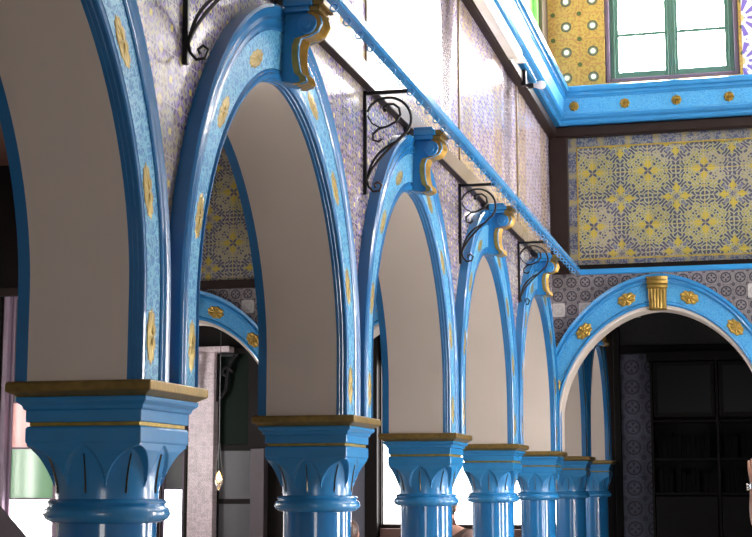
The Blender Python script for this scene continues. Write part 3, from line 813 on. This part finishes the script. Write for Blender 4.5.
for si, (z, shelf) in enumerate(((1.59, 'lower'), (2.09, 'upper'))):
    for x0, where in ((-2.18, 'left'), (-1.24, 'right')):
        x = x0+.02; k = 0
        while x < x0+.80 and k < 11:
            w = .05+.022*random.random(); h = .25+.12*random.random()
            if random.random() < .12: x += .05
            if bm0 is None:
                b = thing('book', 'x', 'book', (0, 0, 0)); bm0 = b
                q = MB(); q.box(-.5, -.42, -.5, .5, 0, 1); q.box(.42, .5, -.5, .5, 0, 1); q.box(-.42, .42, -.5, -.42, 0, 1); q.build('cover', M['bookdark'], b)
                q = MB(); q.box(-.40, .40, -.40, .47, .02, .98); q.build('pages', plain('aged_pages', (.25, .2, .13), .9), b)
            else: b = copy_tree(bm0)
            b.location = (.6+x+w/2, YB-.33, z); b.scale = (w, .2, h)
            b['label'] = 'dark bound book in the %s group on the %s open shelf of the black bookcase' % (where, shelf)
            b['group'] = 'dark books on the %s shelf, %s' % (shelf, where)
            x += w+.006; k += 1
# iron brackets beside the pink pillar
def wallhook(name, lab, x, flip):
    t = thing(name, lab, 'bracket', (x, YB-.13 if not flip else YB-.25, 1.42), 0 if not flip else -PI/2, 'iron brackets on the pink pillar')
    mb = MB(); mb.box(0, .03, -.02, .02, -.05, .72); mb.build('wall_bar', M['iron'], t, bevel=.004)
    mb = MB(); mb.box(0, .36, -.02, .02, .68, .72); mb.build('arm', M['iron'], t, bevel=.004)
    mb = MB(); mb.tube(bez([(.02, 0, .0), (.30, 0, .1), (.05, 0, .45), (.33, 0, .69)], 20), .036, 8); mb.tube(spiral(.16, .42, .10, .03, 0, 5.5), .03, 8); mb.build('scroll', M['iron'], t, smooth=True)
    return t
wallhook('iron_bracket', 'black scroll bracket on the right side of the pink tiled pillar', -8.56, False)
wallhook('iron_bracket', 'black scroll bracket on the front face of the pink tiled pillar', -8.86, True)
# hanging oil lamp
ol = thing('oil_lamp', 'small hanging glass oil lamp with an orange flame beside the pink pillar', 'lamp', (-7.49, 19.97, .0), 0)
mb = MB(); mb.lathe([(.004, -.03), (.02, -.02), (.03, .02), (.05, .06), (.062, .13), (.055, .13), (.044, .06), (.02, .02)], 20)
glass = Mat('lamp_glass', (.85, .85, .85), .05, spec=.6); glass.b.inputs['Transmission Weight'].default_value = .9
mb.build('glass_cup', glass.m, ol, smooth=50)
mb = MB(); mb.lathe([(.002, .09), (.03, .12), (.036, .15), (.022, .19), (.002, .235)], 14); mb.build('flame', M['flame'], ol, smooth=True)
for k in range(3):
    a = 2*PI*k/3; mb = MB(); mb.tube([(.06*math.cos(a), .06*math.sin(a), .13), (.01*math.cos(a), .01*math.sin(a), .62)], .004, 6); mb.build('chain', M['iron'], ol)
mb = MB(); mb.tube([(0, 0, .61), (0, 0, 4.05)], .005, 6); mb.build('suspension_rod', M['iron'], ol)
# slanted reading desk at the lower left
ds = thing('reading_desk', 'grey violet slanted reading desk at the bottom left corner below the coloured window', 'desk', (-4.015, 7.6, -EYE), 0)
mb = MB(); mb.prism([(-.26, 1.575), (.14, 1.175), (.14, 1.125), (-.26, 1.525)], 'y', -.22, .22); mb.build('slanted_top', M['mauvewood'], ds, bevel=.008)
for sx, sz in ((-.22, 1.50), (.10, 1.18)):
    for sy in (-.19, .17):
        mb = MB(); mb.box(sx-.02, sx+.02, sy-.02, sy+.02, 0, sz); mb.build('leg', M['violetwood'], ds, bevel=.004)
mb = MB(); mb.box(-.2, .1, -.18, .16, .3, .33); mb.build('shelf', M['violetwood'], ds, bevel=.004)

# ------------------------------------------------------------------ people
def skinmesh(name, chains, mat, parent, sub=2, head=None):
    """chains = list of [(point, radius)...]; chain k may start on an existing point (shared by position)"""
    verts, edges, rad, idx = [], [], [], {}
    for ch in chains:
        prev = None
        for p, r in ch:
            k = tuple(round(c, 4) for c in p)
            if k not in idx: idx[k] = len(verts); verts.append(p); rad.append(r)
            if prev is not None and prev != idx[k]: edges.append((prev, idx[k]))
            prev = idx[k]
    me = bpy.data.meshes.new(name); me.from_pydata(verts, edges, []); me.materials.append(mat)
    o = bpy.data.objects.new(name, me); COL.objects.link(o); o.parent = parent
    sk = o.modifiers.new('skin', 'SKIN'); sk.use_smooth_shade = True
    d = me.skin_vertices[0].data
    for i, r in enumerate(rad): d[i].radius = r if isinstance(r, tuple) else (r, r); d[i].use_root = (i == 0)
    s_ = o.modifiers.new('sub', 'SUBSURF'); s_.levels = sub; s_.render_levels = sub
    return o
def blob(mb, c, r, seg=16, rings=10, f=None):
    rows = []
    for i in range(1, rings):
        t = PI*i/rings
        row = []
        for k in range(seg):
            a = 2*PI*k/seg; q = Vector((r[0]*math.sin(t)*math.cos(a), r[1]*math.sin(t)*math.sin(a), r[2]*math.cos(t)))
            if f: q = f(q)
            row.append((c[0]+q.x, c[1]+q.y, c[2]+q.z))
        rows.append(row)
    mb.grid(rows, True, 0, True, True)
def hand(wrist, d, n, side):
    """palm and five curled fingers; d along the hand, n out of the palm, side towards the thumb"""
    W, d, n, side = Vector(wrist), Vector(d).normalized(), Vector(n).normalized(), Vector(side).normalized()
    out_ = []; palm = W+d*.085
    out_.append([(tuple(W), .026), (tuple(W+d*.045), (.036, .018)), (tuple(palm), (.038, .017))])
    for k, (o, L) in enumerate(((.029, .07), (.010, .08), (-.010, .074), (-.029, .058))):
        b = palm+side*o
        out_.append([(tuple(palm), (.038, .017)), (tuple(b+d*.012), .0095), (tuple(b+d*(.012+L*.42)+n*.008), .009), (tuple(b+d*(.012+L*.72)+n*.026), .0085), (tuple(b+d*(.012+L*.86)+n*.046), .0075)])
    out_.append([(tuple(W+d*.045), (.036, .018)), (tuple(W+d*.055+side*.04+n*.006), .012), (tuple(W+d*.085+side*.055+n*.016), .010), (tuple(W+d*.112+side*.055+n*.026), .0085)])
    return out_
def person(label, loc, rz, H, shirt, trousers, hairm, right_up=False):
    t = thing('person', label, 'person', loc, rz); k = H/1.75
    P = lambda x, y, z: (x*k, y*k, z*k)          # person faces +y, right hand at +x
    R = lambda r: tuple(q*k for q in r) if isinstance(r, tuple) else r*k
    ch = [[(P(0,0,.95), (.15,.11)), (P(0,.01,1.10), (.135,.10)), (P(0,0,1.27), (.16,.115)), (P(0,-.01,1.40), (.13,.09)), (P(0,-.005,1.48), .058), (P(0,.01,1.54), .056)]]
    legs = {}
    for s_ in (-1, 1):
        legs[s_] = [(P(0,0,.95), (.15,.11)), (P(s_*.10,0,.86), .095), (P(s_*.105,.01,.50), .062), (P(s_*.105,-.015,.30), .055), (P(s_*.105,-.02,.09), .038), (P(s_*.11,.02,.04), .036), (P(s_*.12,.14,.03), .030)]
        ch.append(legs[s_])
    arms = {}
    for s_ in (-1, 1):
        if s_ == -1 and right_up:
            sh, el, wr = P(-.19,0,1.42), P(-.28,.10,1.42), P(-.285,.15,1.68)
            hd, hn, hs = (0,.1,1), (0,1,0), (1,0,0)
        else:
            sh, el, wr = P(s_*.19,0,1.40), P(s_*.24,-.03,1.12), P(s_*.24,.06,.90)
            hd, hn, hs = (0,.1,-1), (-s_,0,0), (0,1,0)
        arms[s_] = [(P(0,-.01,1.40), (.13,.09)), (sh, .062), (tuple((Vector(sh)+Vector(el))/2), .047), (el, .039), (tuple(Vector(el).lerp(Vector(wr), .35)), .041), (wr, .027)]
        ch.append(arms[s_]); ch += hand(wr, hd, hn, hs)
    ch = [[(p, R(r) if i_ < 5 else r) for p, r in c] for i_, c in enumerate(ch)]
    # head as further vertices of the same skin
    ch.append([(P(0,.01,1.54), R(.056)), (P(0,.022,1.60), R((.062,.075))), (P(0,.015,1.66), R((.076,.092))), (P(0,.008,1.715), R((.070,.085)))])
    body = skinmesh('body', ch, M['skin'], t)
    face = MB()
    for s_ in (-1, 1): blob(face, P(s_*.032,.092,1.645), R((.013,.008,.008)))
    face.build('eye', M['white_eye'], t, smooth=True)
    mb = MB(); blob(mb, P(0,.105,1.615), R((.014,.022,.024))); mb.build('nose', M['skin'], t, smooth=True)
    mb = MB(); blob(mb, P(0,.092,1.575), R((.026,.010,.008))); mb.build('mouth', M['lip'], t, smooth=True)
    for s_ in (-1, 1):
        mb = MB(); blob(mb, P(s_*.082,.005,1.63), R((.012,.02,.032))); mb.build('ear', M['skin'], t, smooth=True)
    mb = MB(); blob(mb, P(0,-.005,1.665), R((.092,.112,.095)), 24, 16, lambda q: Vector((q.x, min(q.y, .055*k if q.z < .04*k else 9), q.z if q.z > -.0 else q.z*1.25)))
    mb.build('hair', hairm, t, smooth=True)
    grow = lambda c, e: [(p, tuple(q+e for q in r) if isinstance(r, tuple) else r+e) for p, r in c]
    sc = [[(P(0,0,.90), R((.165,.125))), (P(0,.01,1.10), R((.152,.118))), (P(0,0,1.27), R((.175,.132))), (P(0,-.01,1.41), R((.142,.10))), (P(0,-.008,1.465), R(.072))]]
    for s_ in (-1, 1):
        a = arms[s_]; sc.append([(P(0,-.01,1.41), R((.142,.10)))]+[(p, R(r+.012)) for p, r in (a[1:3] if (right_up and s_ == -1) else a[1:5])])
    skinmesh('shirt', sc, shirt, t)
    tc = [[(P(0,0,.97), R((.158,.12))), (P(0,0,.93), R((.16,.122)))]]
    for s_ in (-1, 1): tc.append([(P(0,0,.93), R((.16,.122)))]+[(p, R(r+.014)) for p, r in legs[s_][1:5]])
    skinmesh('trousers', tc, trousers, t)
    if right_up:
        w = Vector(P(-.285,.146,1.655)); d = Vector((0,.05,.26)).normalized()
        mb = MB(); mb.tube([w-d*.016, w+d*.016], .036*k, 20); mb.build('watch_strap', M['steel'], t, smooth=40)
        mb = MB(); mb.tube([w+Vector((-.034*k,0,0)), w+Vector((-.047*k,0,0))], .021, 20); mb.build('watch_face', M['steel'], t, smooth=40)
    return t
person('person raising a bare forearm with a steel wristwatch at the right edge', (.185, 10.0, -EYE), .0, 1.75, M['cloth_rose'], M['cloth_navy'], M['hair'], True)
person('person with dark hair and brown top standing behind the third column', (-2.545, 12.05, -EYE), -.3, 1.60, M['cloth_brown'], M['cloth_navy'], M['hair'])
person('short person with brown hair half hidden right of the second column', (-2.86, 10.2, -EYE), .2, 1.43, M['cloth_brown'], M['cloth_navy'], M['hairbrown'])

# ------------------------------------------------------------------ world and view
w = bpy.data.worlds.new('world'); scene.world = w; w.use_nodes = True
w.node_tree.nodes['Background'].inputs[0].default_value = (.8, .88, 1., 1); w.node_tree.nodes['Background'].inputs[1].default_value = 1.
vs = scene.view_settings
vs.view_transform = 'Standard'; vs.look = 'None'; vs.gamma = 1.; vs.exposure = 1.0; vs.use_curve_mapping = False
